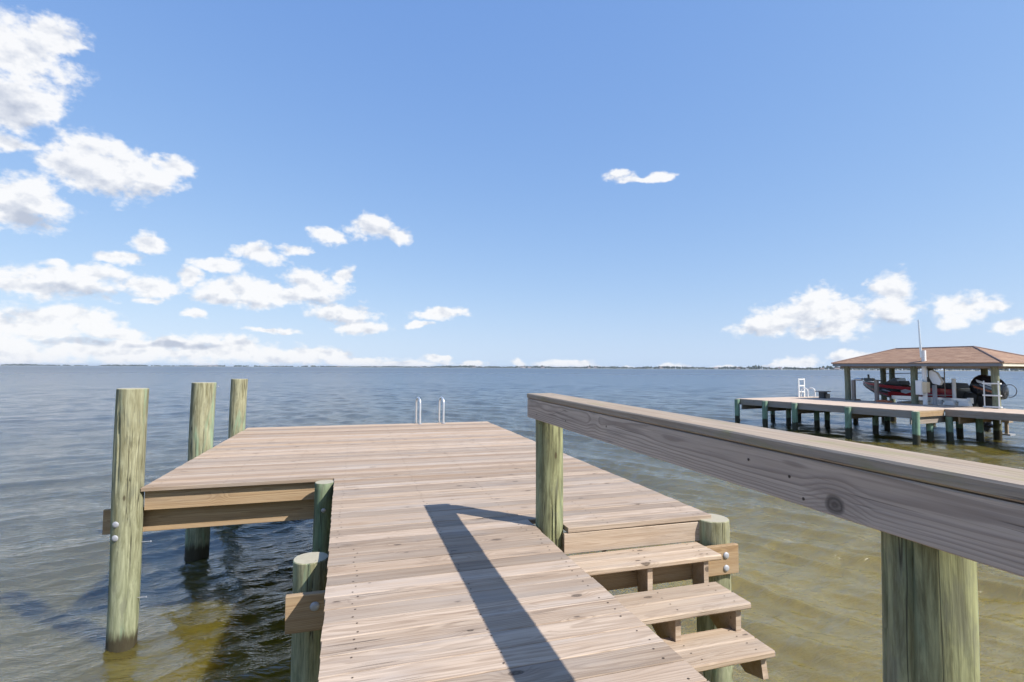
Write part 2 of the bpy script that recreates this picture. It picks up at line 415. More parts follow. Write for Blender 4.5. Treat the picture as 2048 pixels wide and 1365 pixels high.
def foliage_mat():
    m, t, b = new_mat('far_foliage')
    g = t.n('ShaderNodeNewGeometry')
    c = t.ramp(t.noise(g.outputs['Position'], 0.07, 4, 0.7), [(0.3, (0.030, 0.042, 0.026)), (0.55, (0.055, 0.070, 0.040)), (0.8, (0.10, 0.105, 0.07))])
    t.set(b.inputs['Base Color'], c)
    b.inputs['Roughness'].default_value = 0.9
    m, t, b = new_mat('shore_sand')
    c = t.mix(t.noise(t.n('ShaderNodeNewGeometry').outputs['Position'], 0.02, 4, 0.6), (0.30, 0.27, 0.20), (0.16, 0.17, 0.10))
    t.set(b.inputs['Base Color'], c)
    b.inputs['Roughness'].default_value = 0.95


foliage_mat()


def water_mat():
    m, t, b = new_mat('sound_water')
    pos = t.n('ShaderNodeNewGeometry').outputs['Position']
    sp = t.n('ShaderNodeSeparateXYZ', {0: pos})
    flat = t.vec('MULTIPLY', pos, (1, 1, 0))
    rad = t.vec('LENGTH', flat, out=1)
    # shallow silty water by the docks, deeper and greener-blue further out
    nz = t.noise(flat, 0.22, 4, 0.55)
    dep = t.math('ADD', sp.outputs[1], t.math('MULTIPLY', t.math('SUBTRACT', nz, 0.5), 7.0))
    dep = t.math('ADD', dep, t.math('MULTIPLY', t.math('MAXIMUM', t.math('SUBTRACT', -0.6, sp.outputs[0]), 0.0), 2.4))
    dep = t.math('SUBTRACT', dep, t.math('MULTIPLY', t.maprange(sp.outputs[0], 1.0, 5.0), 4.0))
    c = t.ramp(t.maprange(dep, -2.0, 60.0, 0, 1, 'LINEAR'), [(0.0, (0.188, 0.136, 0.004)), (0.08, (0.150, 0.110, 0.006)), (0.17, (0.086, 0.070, 0.014)), (0.34, (0.066, 0.062, 0.032)), (0.6, (0.056, 0.062, 0.054)), (1.0, (0.042, 0.055, 0.066))])
    t.set(b.inputs['Base Color'], c)
    b.inputs['IOR'].default_value = 2.2
    b.subsurface_method = 'BURLEY'
    b.inputs['Subsurface Weight'].default_value = 1.0
    b.inputs['Subsurface Radius'].default_value = (1.0, 0.8, 0.4)
    b.inputs['Subsurface Scale'].default_value = 0.35
    b.inputs['Specular IOR Level'].default_value = 0.5
    t.set(b.inputs['Roughness'], t.math('MINIMUM', t.math('ADD', 0.035, t.math('MULTIPLY', t.math('LOGARITHM', t.math('MAXIMUM', t.math('DIVIDE', rad, 7.0), 1.0), 10.0), 0.155)), 0.33))
    rot = t.n('ShaderNodeMapping', {'Vector': flat, 'Rotation': (0, 0, R(-14)), 'Scale': (0.62, 1.55, 1.0)}).outputs[0]
    rot2 = t.n('ShaderNodeMapping', {'Vector': flat, 'Rotation': (0, 0, R(24)), 'Scale': (0.55, 1.4, 1.0)}).outputs[0]
    h1 = t.noise(rot, 2.1, 4, 0.58, 0.25)
    h2 = t.noise(rot2, 6.5, 4, 0.62, 0.3)
    h3 = t.noise(rot, 0.55, 3, 0.5, 0.2)
    h = t.math('ADD', t.math('MULTIPLY', h1, 0.016), t.math('ADD', t.math('MULTIPLY', h2, 0.034), t.math('MULTIPLY', h3, 0.02)))
    rot3 = t.n('ShaderNodeMapping', {'Vector': flat, 'Rotation': (0, 0, YAW), 'Scale': (0.28, 1.0, 1.0)}).outputs[0]
    far = t.maprange(rad, 14.0, 60.0)
    h4 = t.math('MULTIPLY', t.math('MULTIPLY', t.noise(rot3, 0.9, 4, 0.62, 0.2), far), 0.26)
    h = t.math('ADD', h, h4)
    bp = t.n('ShaderNodeBump', {'Height': h, 'Strength': 1.0, 'Distance': 1.0})
    t.set(b.inputs['Normal'], bp.outputs[0])
    return m


water_mat()


# ------------------------------------------------------------------ mesh helpers
class MB:
    """collects simple solids into one mesh"""

    def __init__(s):
        s.v, s.f, s.mi, s.uv = [], [], [], {}

    def add(s, verts, faces, mi=0):
        o = len(s.v)
        s.v += [tuple(p) for p in verts]
        s.f += [tuple(i + o for i in f) for f in faces]
        s.mi += [mi] * len(faces)
        return s

    def box(s, lo, hi, mi=0):
        x0, y0, z0 = lo
        x1, y1, z1 = hi
        return s.add([(x0, y0, z0), (x1, y0, z0), (x1, y1, z0), (x0, y1, z0), (x0, y0, z1), (x1, y0, z1), (x1, y1, z1), (x0, y1, z1)],
                     [(0, 3, 2, 1), (4, 5, 6, 7), (0, 1, 5, 4), (1, 2, 6, 5), (2, 3, 7, 6), (3, 0, 4, 7)], mi)

    def prism(s, poly, axis, a, b, mi=0):
        """polygon given in the two other axes, pushed from a to b along axis (0, 1, 2)"""
        n = len(poly)

        def P(p, c):
            q = list(p)
            q.insert(axis, c)
            return tuple(q)
        return s.add([P(p, a) for p in poly] + [P(p, b) for p in poly],
                     [tuple(reversed(range(n))), tuple(range(n, 2 * n))] + [(i, (i + 1) % n, n + (i + 1) % n, n + i) for i in range(n)], mi)

    def tube(s, path, r, n=10, mi=0):
        path = [Vector(p) for p in path]
        rs = r if isinstance(r, (list, tuple)) else [r] * len(path)
        verts, faces = [], []
        up = None
        for i, p in enumerate(path):
            d = (path[min(i + 1, len(path) - 1)] - path[max(i - 1, 0)]).normalized()
            if up is None:
                up = d.orthogonal().normalized()
            up = (up - d * up.dot(d)).normalized()
            sd = d.cross(up)
            for k in range(n):
                a = 2 * math.pi * k / n
                verts.append(p + (up * math.cos(a) + sd * math.sin(a)) * rs[i])
        for i in range(len(path) - 1):
            for k in range(n):
                faces.append((i * n + k, i * n + (k + 1) % n, (i + 1) * n + (k + 1) % n, (i + 1) * n + k))
        faces.append(tuple(reversed(range(n))))
        faces.append(tuple(range((len(path) - 1) * n, len(path) * n)))
        return s.add(verts, faces, mi)

    def dome(s, c, axis, r, h, n=14, mi=0):
        """carriage-bolt head: low dome on a disc, pointing along axis"""
        axis = Vector(axis).normalized()
        a = axis.orthogonal().normalized()
        bb = axis.cross(a)
        prof = [(r, -0.01), (r, h * 0.25), (r * 0.8, h * 0.7), (r * 0.42, h * 0.95)]
        verts, faces = [], []
        for (rr, hh) in prof:
            for k in range(n):
                t = 2 * math.pi * k / n
                verts.append(Vector(c) + axis * hh + (a * math.cos(t) + bb * math.sin(t)) * rr)
        for i in range(len(prof) - 1):
            for k in range(n):
                faces.append((i * n + k, i * n + (k + 1) % n, (i + 1) * n + (k + 1) % n, (i + 1) * n + k))
        faces.append(tuple(range((len(prof) - 1) * n, len(prof) * n)))
        return s.add(verts, faces, mi)

    def mesh(s, name, mats, smooth=False):
        me = bpy.data.meshes.new(name)
        me.from_pydata(s.v, [], s.f)
        for m in (mats if isinstance(mats, (list, tuple)) else [mats]):
            me.materials.append(MATS[m])
        if any(s.mi):
            me.polygons.foreach_set('material_index', s.mi)
        if smooth:
            me.polygons.foreach_set('use_smooth', [True] * len(me.polygons))
            try:
                me.set_sharp_from_angle(angle=R(38))
            except Exception:
                pass
        bm = bmesh.new()
        bm.from_mesh(me)
        bmesh.ops.recalc_face_normals(bm, faces=bm.faces)
        bm.to_mesh(me)
        bm.free()
        me.update()
        return me


def link(name, me, parent=None, loc=None, rot=None, **props):
    o = bpy.data.objects.new(name, me)
    COL.objects.link(o)
    if parent is not None:
        o.parent = parent
    if loc is not None:
        o.location = loc
    if rot is not None:
        o.rotation_euler = rot
    for k, v in props.items():
        o[k] = v
    return o


def thing(name, label, cat, loc=(0, 0, 0), rz=0.0, group=None):
    o = link(name, None, None, loc, (0, 0, rz), label=label, category=cat)
    if group:
        o['group'] = group
    return o


def build(name, mb, mats, parent=None, smooth=False, loc=None, rot=None, **props):
    return link(name, mb.mesh(name, mats, smooth), parent, loc, rot, **props)


def plank_mesh(name, L, w, th, mat, nseg=1, edge=0.0028, seed=0):
    """board along X, centred in X and Y, top at z = 0: eased edges, slightly cupped, ends a little out of square"""
    rn = random.Random(seed)
    prof = [(-w / 2, -th + edge), (-w / 2 + edge, -th), (w / 2 - edge, -th), (w / 2, -th + edge), (w / 2, -edge), (w / 2 - edge, 0), (0, -0.0012), (-w / 2 + edge, 0), (-w / 2, -edge)]
    n = len(prof)
    mb = MB()
    vs, fs = [], []
    for i in range(nseg + 1):
        x = -L / 2 + L * i / nseg
        dy = rn.uniform(-0.0015, 0.0015) if 0 < i < nseg else 0
        for (y, z) in prof:
            sk = (rn.uniform(-0.001, 0.001) + y * 0.006) if i in (0, nseg) else 0
            vs.append((x + sk, y + dy, z))
    for i in range(nseg):
        for k in range(n):
            fs.append((i * n + k, i * n + (k + 1) % n, (i + 1) * n + (k + 1) % n, (i + 1) * n + k))
    fs.append(tuple(reversed(range(n))))
    fs.append(tuple(range(nseg * n, nseg * n + n)))
    mb.add(vs, fs)
    return mb.mesh(name, mat)


def beam_mesh(name, L, w, h, mat, edge=0.004):
    """sawn timber along X, thickness w in Y, height h in Z (top at 0), eased edges"""
    e = edge
    p = [(-w / 2 + e, -h), (w / 2 - e, -h), (w / 2, -h + e), (w / 2, -e), (w / 2 - e, 0), (-w / 2 + e, 0), (-w / 2, -e), (-w / 2, -h + e)]
    return MB().prism(p, 0, -L / 2, L / 2).mesh(name, mat)


def pile_mesh(name, r0, r1, z0, z1, mat, n=56, seed=0, tilt_top=0.0):
    """tapered round pile from z0 (bottom, r0) to z1 (top, r1), not quite round, with a sawn top"""
    rn = random.Random(seed)
    ph = [rn.uniform(0, 6.28) for _ in range(6)]
    am = [rn.uniform(0.004, 0.014) for _ in range(3)]
    rings = 34
    vs, fs = [], []
    hgt = z1 - z0
    splits = [(rn.uniform(0, 6.28), z1 - rn.uniform(0.0, 0.55) * min(hgt, 2.6), rn.uniform(0.35, 1.3), rn.uniform(0.010, 0.020), rn.uniform(-0.25, 0.25)) for _ in range(5)]
    for i in range(rings + 1):
        t = i / rings
        z = z0 + (z1 - z0) * t
        r = r0 + (r1 - r0) * t
        cx, cy = 0.006 * math.sin(2.1 * z + ph[4]), 0.006 * math.sin(1.7 * z + ph[5])
        for k in range(n):
            a = 2 * math.pi * k / n
            q = r * (1 + am[0] * math.sin(2 * a + ph[0] + z * 0.4) + am[1] * math.sin(3 * a + ph[1] - z) + am[2] * 0.6 * math.sin(7 * a + ph[2] + 2 * z))
            for (sa, st, sl, sd, sw) in splits:
                if st - sl < z <= st + 1e-6:
                    aa = sa + sw * (st - z) + 0.05 * math.sin(9 * z + sa)
                    da = abs((a - aa + math.pi) % (2 * math.pi) - math.pi) * r
                    wdt = 2.2 * math.pi * r / n
                    if da < wdt:
                        q -= sd * (1 - da / wdt) * (1 - (st - z) / sl) ** 0.6
            zz = z + (tilt_top * math.cos(a + ph[3]) * r if i == rings else 0)
            vs.append((cx + q * math.cos(a), cy + q * math.sin(a), zz))
    # eased rim, then the flat sawn top
    top = len(vs)
    for k in range(n):
        x, y, z = vs[rings * n + k]
        vs[rings * n + k] = (x, y, z - 0.006)
        vs.append((x * 0.955, y * 0.955, z))
    for i in range(rings + 1):
        for k in range(n):
            a, b = i * n + k, i * n + (k + 1) % n
            fs.append((a, b, b + n, a + n))
    fs.append(tuple(range(top, top + n)))
    fs.append(tuple(reversed(range(n))))
    return MB().add(vs, fs).mesh(name, mat, smooth=True)


# ------------------------------------------------------------------ water, one sheet out to the horizon
def water_sheet():
    rs = [0.35]
    while rs[-1] < 11000:
        r = rs[-1]
        k = 0.0062 if r < 45 else (0.0062 + 0.03 * min(1, (r - 45) / 700))
        if r < 2:
            k = 0.05
        rs.append(r * (1 + k))
    rs = np.array(rs)
    front = np.arange(R(-52), R(86), R(0.165))
    back = np.arange(R(86), R(308), R(2.6))
    th = np.concatenate([front, back])
    nr, na = len(rs), len(th)
    dth = np.concatenate([np.full(len(front), R(0.165)), np.full(len(back), R(2.6))])
    X = rs[:, None] * np.sin(th)[None, :]
    Y = rs[:, None] * np.cos(th)[None, :]
    cell = np.maximum(rs[:, None] * dth[None, :], np.gradient(rs)[:, None])
    g = np.random.default_rng(11)
    Z = np.zeros_like(X)
    DX = np.zeros_like(X)
    DY = np.zeros_like(X)
    N = 96
    for i in range(N):
        lam = 0.17 * (6.5 / 0.17) ** ((i + g.random()) / N)
        # two trains of chop, one stronger on the left of the dock, one on the right
        left = i % 2 == 0
        a = (R(-25) if left else R(62)) + g.normal(0, R(7 if lam < 1.0 else 18))
        if i % 7 == 0:
            a = R(18) + g.normal(0, R(20))
        k = 2 * math.pi / lam
        slope = 0.042 * (1.0 if lam < 0.8 else (0.8 / lam) ** 0.6) * (1 + 1.3 * math.exp(-(math.log(lam / 0.36) / 0.42) ** 2))
        if not left and 1.0 < lam < 3.2:
            slope *= 1.7
        A = slope / k
        ph = g.uniform(0, 6.283)
        kx, ky = math.sin(a), math.cos(a)
        w = np.clip((lam / cell - 2.2) / 2.5, 0, 1)
        # gusty patches
        side = 1 / (1 + np.exp(np.clip((X - 0.5) * (0.9 if left else -0.9), -30, 30)))
        side = 0.62 + (side - 0.5) * 0.76 * np.exp(-rs[:, None] / 60)
        env = (0.75 + 0.45 * np.sin(X * 0.11 * math.cos(i) + Y * 0.09 * math.sin(i * 1.7) + i)) * side
        arg = k * (kx * X + ky * Y) + ph
        Z += w * env * A * np.cos(arg)
        s = w * env * A * np.sin(arg) * 0.9
        DX -= s * kx
        DY -= s * ky
    co = np.stack([X + DX, Y + DY, Z], -1).reshape(-1, 3)
    co = np.concatenate([co, [[0, 0, 0]]]).astype(np.float32)
    i, j = np.meshgrid(np.arange(nr - 1), np.arange(na), indexing='ij')
    j2 = (j + 1) % na
    quads = np.stack([i * na + j, i * na + j2, (i + 1) * na + j2, (i + 1) * na + j], -1).reshape(-1, 4)[:, ::-1]
    jj = np.arange(na)
    tris = np.stack([np.full(na, nr * na), (jj + 1) % na, jj], -1)
    loops = np.concatenate([quads.reshape(-1), tris.reshape(-1)]).astype(np.int32)
    nq, ntr = len(quads), len(tris)
    starts = np.concatenate([np.arange(nq) * 4, nq * 4 + np.arange(ntr) * 3]).astype(np.int32)
    me = bpy.data.meshes.new('water')
    me.vertices.add(len(co))
    me.vertices.foreach_set('co', co.reshape(-1))
    me.loops.add(len(loops))
    me.loops.foreach_set('vertex_index', loops)
    me.polygons.add(nq + ntr)
    me.polygons.foreach_set('loop_start', starts)
    me.polygons.foreach_set('use_smooth', np.ones(nq + ntr, bool))
    me.update(calc_edges=True)
    me.validate()
    me.materials.append(MATS['sound_water'])
    return link('water', me, None, kind='structure')


water_sheet()


# ------------------------------------------------------------------ far shore
def shore_r(a):
    """distance of the far shore in the direction a (radians from the camera's axis, right is positive)"""
    t = min(1, max(0, (a + R(50)) / R(100)))
    return 4300 - 2750 * t ** 0.8


def far_shore():
    mb = MB()
    pts = []
    for i in range(0, 161):
        a = R(-80) + R(160) * i / 160
        r = shore_r(a)
        d = Vector((math.sin(a + YAW), math.cos(a + YAW), 0))
        pts.append((d * r, d * (r + 30), d * (r + 900)))
    vs, fs = [], []
    for p, q, s in pts:
        vs += [(p.x, p.y, -1.0), (p.x, p.y, 0.25), (q.x, q.y, 0.9), (s.x, s.y, 1.6)]
    for i in range(160):
        for k in range(3):
            fs.append((i * 4 + k, i * 4 + k + 1, i * 4 + 5 + k, i * 4 + 4 + k))
    mb.add(vs, fs)
    build('far_shore', mb, 'shore_sand', None, kind='structure')
    # the wood behind the beach, one mass of crowns
    g = random.Random(5)
    ico = bmesh.new()
    bmesh.ops.create_icosphere(ico, subdivisions=1, radius=1)
    iv = [v.co.copy() for v in ico.verts]
    ifc = [[v.index for v in f.verts] for f in ico.faces]
    ico.free()
    mb = MB()
    a = R(-62)
    while a < R(66):
        r = shore_r(a)
        step = 5.2 / r
        a += step * g.uniform(0.5, 1.5)
        gap = math.sin(a * 61) + 0.7 * math.sin(a * 173 + 1) + 0.5 * math.sin(a * 397)
        if a < R(-20) and gap > 0.5 and g.random() < 0.75:
            continue
        rr = r + g.uniform(35, 130)
        d = Vector((math.sin(a + YAW), math.cos(a + YAW), 0)) * rr
        hgt = g.uniform(6.5, 11.0) * (1 + 0.22 * math.sin(a * 47) + 0.12 * math.sin(a * 130)) * (0.8 if a < R(-10) else 1.15)
        w = g.uniform(3.2, 6.5)
        vs = []
        for v in iv:
            k = g.uniform(0.72, 1.2)
            vs.append((d.x + v.x * w * k, d.y + v.y * w * k, 0.8 + hgt * 0.52 + v.z * hgt * 0.52 * k))
        mb.add(vs, ifc)
    build('far_woods', mb, 'far_foliage', None, kind='stuff', label='low dark band of woods along the far shore', category='woods')
    # pale houses at the water's edge
    hb = MB().box((-6, -4, 0), (6, 4, 4.6)).mesh('wall', 'house_wall')
    rb = MB().prism([(-4.8, 4.6), (4.8, 4.6), (0, 7.4)], 0, -6.6, 6.6).mesh('roof', 'house_roof')
    g = random.Random(21)
    for (px, n, spread) in ((480, 4, 90), (760, 4, 110), (980, 4, 120), (1180, 3, 100), (1400, 3, 90), (1600, 3, 80)):
        for k in range(n):
            x = px + g.uniform(-spread, spread)
            d = px_dir(x, 735)
            al = math.atan2(d.x, d.y)
            r = shore_r(al - YAW) + g.uniform(14, 26)
            t = thing('shore_house', 'tiny pale house at the foot of the woods on the far shore', 'house', (math.sin(al) * r, math.cos(al) * r, 0.8), -al + g.uniform(-0.4, 0.4), 'houses along the far shore')
            t.scale = (g.uniform(0.8, 1.5),) * 2 + (g.uniform(0.75, 1.1),)
            link('wall', hb, t)
            link('roof', rb, t)


far_shore()

# ------------------------------------------------------------------ the dock we stand on
dock = thing('wooden_dock', 'weathered wooden dock walkway opening onto a wide plank platform', 'dock', (0, 0, DZ))
PITCH_B, BW, TH = 0.1425, 0.1384, 0.038
Y_FR, Y_FL, Y_FAR = 3.555, 5.885, 10.95
XL, XR, XW = -1.962, 2.775, 1.300
screws = MB()


def screw(x, y, z):
    r = rng.uniform(0.0042, 0.0062)
    vs = [(x + r * math.cos(k * math.pi / 3), y + r * math.sin(k * math.pi / 3), z) for k in range(6)]
    screws.add(vs, [tuple(range(6))])


def walk_left(y):
    return -0.196 + 0.0225 * (5.93 - y) if y > 2 else -0.108


pm_long = [plank_mesh('plank', XR - XL, BW, TH, 'deck_board', 6, seed=s) for s in range(4)]
pm_mid = [plank_mesh('plank', XR + 0.19, BW, TH, 'deck_board', 4, seed=10 + s) for s in range(3)]
pm_walk = [plank_mesh('plank', XW + 0.12, BW, TH, 'deck_board', 3, seed=20 + s) for s in range(4)]
k = -34
while True:
    y = Y_FR + (k + 0.5) * PITCH_B
    if y > Y_FAR:
        break
    if k < 0:
        x0, x1, pool, L0 = walk_left(y), XW, pm_walk, XW + 0.12
        js = (0.02, 0.60, 1.235)
    elif y < Y_FL:
        x0, x1, pool, L0 = walk_left(y), XR, pm_mid, XR + 0.19
        js = (-0.09, 0.60, 1.20, 1.85, 2.62)
    else:
        x0, x1, pool, L0 = XL, XR, pm_long, XR - XL
        js = (-1.86, -1.25, -0.65, -0.09, 0.60, 1.20, 1.85, 2.62)
    if k in (0, 1):           # the boards are cut away round the rail post
        L = x1 - 1.525
        link('plank', plank_mesh('plank', L, BW, TH, 'deck_board', 2, seed=130 + k), dock, (1.525 + L / 2, y, rng.uniform(-0.001, 0.001)))
        for j in (1.85, 2.62):
            for s in (-0.036, 0.036):
                screw(j + rng.uniform(-0.014, 0.014), y + s, 0.0014)
        x1, js = 1.305, (-0.09, 0.60, 1.20)
    x0 += rng.uniform(-0.003, 0.003)
    x1 += rng.uniform(-0.004, 0.004)
    zj = rng.uniform(-0.0018, 0.0018)
    o = link('plank', pool[rng.randrange(len(pool))], dock, ((x0 + x1) / 2, y + rng.uniform(-0.0012, 0.0012), zj), (rng.uniform(-0.006, 0.006), 0, rng.uniform(-0.0006, 0.0006)))
    o.scale = ((x1 - x0) / L0, 1, 1)
    if rng.random() < 0.5:
        o.rotation_euler.z += math.pi
    for j in js:
        for s in (-0.036, 0.036):
            if rng.random() < 0.93:
                screw(j + rng.uniform(-0.014, 0.014), y + s + rng.uniform(-0.008, 0.008), zj + 0.0012)
    k += 1
build('screw_heads', screws, 'rust_screw', dock, kind='stuff')


def beam(name, a, b, w, h, mat, parent, ztop=None):
    """timber from a to b (x, y), top at a's z"""
    a, b = Vector(a), Vector(b)
    d = b - a
    me = beam_mesh(name, d.length, w, h, mat)
    return link(name, me, parent, (a + b) / 2, (0, -math.atan2(d.z, Vector((d.x, d.y)).length), math.atan2(d.y, d.x)))


# platform frame: front band joist on the left, the pile cap behind it, the sides, joists below
beam('band_joist', (-1.945, 5.912, -0.046), (-0.15, 5.912, -0.046), 0.038, 0.184, 'fresh_beam', dock)
cap1 = beam('pile_cap', (-2.335, 6.053, -0.232), (2.9, 6.053, -0.232), 0.040, 0.240, 'fresh_beam', dock)
beam('side_joist', (-1.94, 5.96, -0.042), (-1.94, 10.93, -0.042), 0.038, 0.184, 'fresh_beam', dock)
beam('side_joist', (2.755, 3.63, -0.042), (2.755, 10.93, -0.042), 0.038, 0.184, 'grey_timber', dock)
beam('band_joist', (-1.92, 10.92, -0.042), (2.73, 10.92, -0.042), 0.038, 0.184, 'grey_timber', dock)
for x in (-1.25, -0.65, 0.60, 1.20, 1.85):
    beam('joist', (x, 5.96 if x < 0.5 else 3.62, -0.042), (x, 10.88, -0.042), 0.038, 0.184, 'grey_timber', dock)
for y in (8.42, 10.45):
    beam('pile_cap', (-2.2, y + 0.16, -0.232), (2.95, y + 0.16, -0.232), 0.040, 0.240, 'grey_timber', dock)
beam('riser_board', (1.495, 3.577, -0.042), (2.69, 3.577, -0.050), 0.036, 0.150, 'tread_board', dock)
capn = beam('pile_cap', (-0.375, 3.425, -0.202), (2.905, 3.425, -0.198), 0.040, 0.222, 'fresh_beam', dock)
for x in (-0.05, 0.60, 1.26):
    beam('walkway_joist', (x, -1.3, -0.042), (x, 3.40 if x != 0.6 else 5.9, -0.042), 0.038, 0.155, 'grey_timber', dock)
beam('walkway_joist', (-0.085, 3.46, -0.042), (-0.155, 5.88, -0.042), 0.038, 0.155, 'grey_timber', dock)


def dock_pile(x, y, r, ztop, mat='piling', seed=0, parent=dock):
    return link('piling', pile_mesh('piling', r * 1.03, r, -2.6, ztop, mat, seed=seed), parent, (x, y, 0))


def bolt(parent, c, axis, r=0.030, h=0.011):
    return build('bolt', MB().dome(c, axis, r, h), 'galvanised', parent, smooth=True)


p_in = dock_pile(-0.285, 5.70, 0.100, -0.012, 'green_piling', 31)
bolt(p_in, (0.00, -0.102, -0.275), (0.02, -1, 0), 0.022)
p_near = dock_pile(-0.262, 3.735, 0.112, -0.095, 'piling', 32)
p_step = dock_pile(2.795, 3.575, 0.130, -0.030, 'piling', 33)
for (x, y, s) in ((2.78, 8.42, 34), (2.78, 10.45, 35), (0.5, 8.42, 36), (0.5, 10.45, 37), (1.30, 6.2, 38), (-0.26, 0.9, 39)):
    dock_pile(x, y, 0.11, -0.20, 'green_piling', s)
for z in (-0.075, -0.172):
    bolt(capn, (1.640 - 0.118, -0.022, z), (0, -1, 0), 0.026)
bolt(capn, (-1.640 + 0.165, -0.022, -0.075), (0, -1, 0), 0.028)

# ------------------------------------------------------------------ three tall pilings on the left side


def tall_pile(label, x, y, r0, r1, ztop, seed, lean=(0, 0)):
    t = thing('mooring_piling', label, 'piling', (x, y, DZ), 0, 'tall pilings along the left edge of the platform')
    link('post', pile_mesh('post', r0, r1, -2.7, ztop, 'piling', seed=seed, n=64), t, None, (lean[0], lean[1], 0))
    return t


def nail(t, a, d, L=0.085):
    a, d = Vector(a), Vector(d).normalized()
    build('nail', MB().tube([a, a + d * L], 0.0035, 6).tube([a + d * L, a + d * (L + 0.006)], 0.009, 8), 'galvanised', t)


t1 = tall_pile('nearest and widest tall green piling, two round bolt heads on its front', -2.085, 5.90, 0.116, 0.131, 0.958, 41, (0, R(0.3)))
for z in (-0.318, -0.445):
    bolt(t1, (-0.050, -0.117, z), (-0.18, -1, 0), 0.030, 0.012)
nail(t1, (0.11, 0.0, -0.53), (1, -0.2, 0.05), 0.10)
nail(t1, (0.105, -0.02, -1.05), (1, -0.15, 0.05), 0.09)
t2 = tall_pile('middle one of the three tall pilings beside the platform edge', -2.105, 8.42, 0.150, 0.158, 0.942, 42, (0, R(0.5)))
nail(t2, (0.14, 0, 0.885), (1, -0.3, 0), 0.06)
nail(t2, (0.14, 0, 0.09), (1, -0.3, 0), 0.11)
t3 = tall_pile('farthest and thinnest tall piling by the back left corner', -2.075, 10.62, 0.130, 0.138, 0.945, 43, (0, R(0.7)))

# ------------------------------------------------------------------ handrail on the right of the walkway
rail = thing('handrail', 'grey weathered handrail on round posts along the walkway', 'railing', (0, 0, DZ))


def railz(y):
    return 0.926 + (3.77 - y) * 0.0104


cap_me = plank_mesh('rail_cap', 5.4, 0.205, 0.036, 'rail_cap', 8, edge=0.006, seed=77)
y0, y1 = 3.772, 3.772 - 5.4
sl = math.atan(0.0104)
link('rail_cap', cap_me, rail, (1.374, (y0 + y1) / 2, railz((y0 + y1) / 2)), (0, sl, -math.pi / 2))
bm_me = beam_mesh('rail_board', 5.39, 0.038, 0.143, 'rail_board', 0.003)
link('rail_board', bm_me, rail, (1.296, (y0 + y1) / 2 + 0.006, railz((y0 + y1) / 2) - 0.0395), (0, sl, -math.pi / 2))
for (x, y, r, s) in ((1.420, 3.690, 0.102, 51), (1.412, 0.978, 0.097, 52)):
    link('post', pile_mesh('post', r * 1.04, r, -2.6, railz(y) - 0.038, 'rail_post', n=72, seed=s), rail, (x, y, 0))

for (y, dz) in ((3.56, 0.050), (3.51, 0.112), (3.02, 0.050), (2.47, 0.030), (1.44, 0.038), (1.27, 0.062), (1.22, 0.118)):
    zc = railz(y) - 0.0395 - dz
    build('nail_head', MB().tube([(1.2795, y, zc), (1.2755, y + 0.001, zc)], 0.0048, 8), 'rust_screw', rail)

# ------------------------------------------------------------------ steps going down beside the walkway
steps = thing('dock_steps', 'wooden steps of paired boards going down beside the walkway', 'steps', (0, 0, DZ))
TREADS = [(-0.190, 3.535, 0.152, 2.605), (-0.380, 3.245, 0.182, 2.555), (-0.580, 3.010, 0.172, 2.545)]
for i, (z, yb, bw, xr) in enumerate(TREADS):
    for j in range(2):
        L = xr - 1.315 + rng.uniform(-0.004, 0.004)
        me = plank_mesh('tread_board', L, bw - 0.004, 0.040, 'tread_board', 3, edge=0.008, seed=60 + i * 2 + j)
        link('tread_board', me, steps, (1.315 + L / 2, yb - bw * (j + 0.5), z + rng.uniform(-0.001, 0.001)))
sc2 = MB()
for (z, yb, bw, xr) in TREADS:
    for x in (1.38, 2.03, xr - 0.10):
        for q in (0.3, 0.75, 1.25, 1.7):
            r = 0.0055
            cx, cy = x + rng.uniform(-0.012, 0.012), yb - bw * q
            sc2.add([(cx + r * math.cos(a * math.pi / 3), cy + r * math.sin(a * math.pi / 3), z + 0.0018) for a in range(6)], [tuple(range(6))])
build('screw_heads', sc2, 'rust_screw', steps, kind='stuff')
prof = []
for (z, yb, bw, xr) in TREADS:
    prof += [(yb - 0.005, z - 0.041), (yb - 2 * bw + 0.045, z - 0.041)]
stair = [(3.40, -0.232), (3.262, -0.232), (3.262, -0.422), (2.935, -0.422), (2.935, -0.622), (2.725, -0.622), (2.70, -0.76), (2.86, -0.80), (3.40, -0.50)]
for x in (1.37, 2.005, 2.475):
    build('stringer', MB().prism(stair, 0, x, x + 0.040), 'tread_board', steps)

# ------------------------------------------------------------------ swim ladder at the end of the platform
lad = thing('swim_ladder', 'bare metal swim ladder with two hooped handrails at the platform end', 'ladder', (0, 0, DZ))


def hoop(x, yn, yf, h, zend, r=0.024):
    cy, rad = (yn + yf) / 2, (yf - yn) / 2
    p = [(x, yn, 0.0), (x, yn, h - rad)]
    for i in range(1, 12):
        a = math.pi * i / 12
        p.append((x, cy - rad * math.cos(a), h - rad + rad * math.sin(a)))
    p += [(x, yf, h - rad), (x, yf, zend)]
    return [(q[0] - 0.055 * min(1, max(0, (q[1] - yn) / (yf - yn))), q[1], q[2]) for q in p]


for x in (1.30, 1.79):
    hb = build('handrail', MB().tube(hoop(x, 10.80, 11.03, 0.535, -2.2), 0.0195, 12), 'aluminium', lad, smooth=True)
    build('flange', MB().tube([(x, 10.80, 0.0), (x, 10.80, 0.012)], 0.045, 12), 'galvanised', lad)
for z in (-0.30, -0.60, -0.90, -1.2):
    build('rung', MB().tube([(1.245, 11.03, z), (1.735, 11.03, z)], 0.02, 10), 'aluminium', lad, smooth=True)

# ------------------------------------------------------------------ the neighbour's dock, boathouse and boat
NA = R(8)
NO = Vector((19.3, 13.55))
NZ = 1.21                                     # top of the neighbour's deck


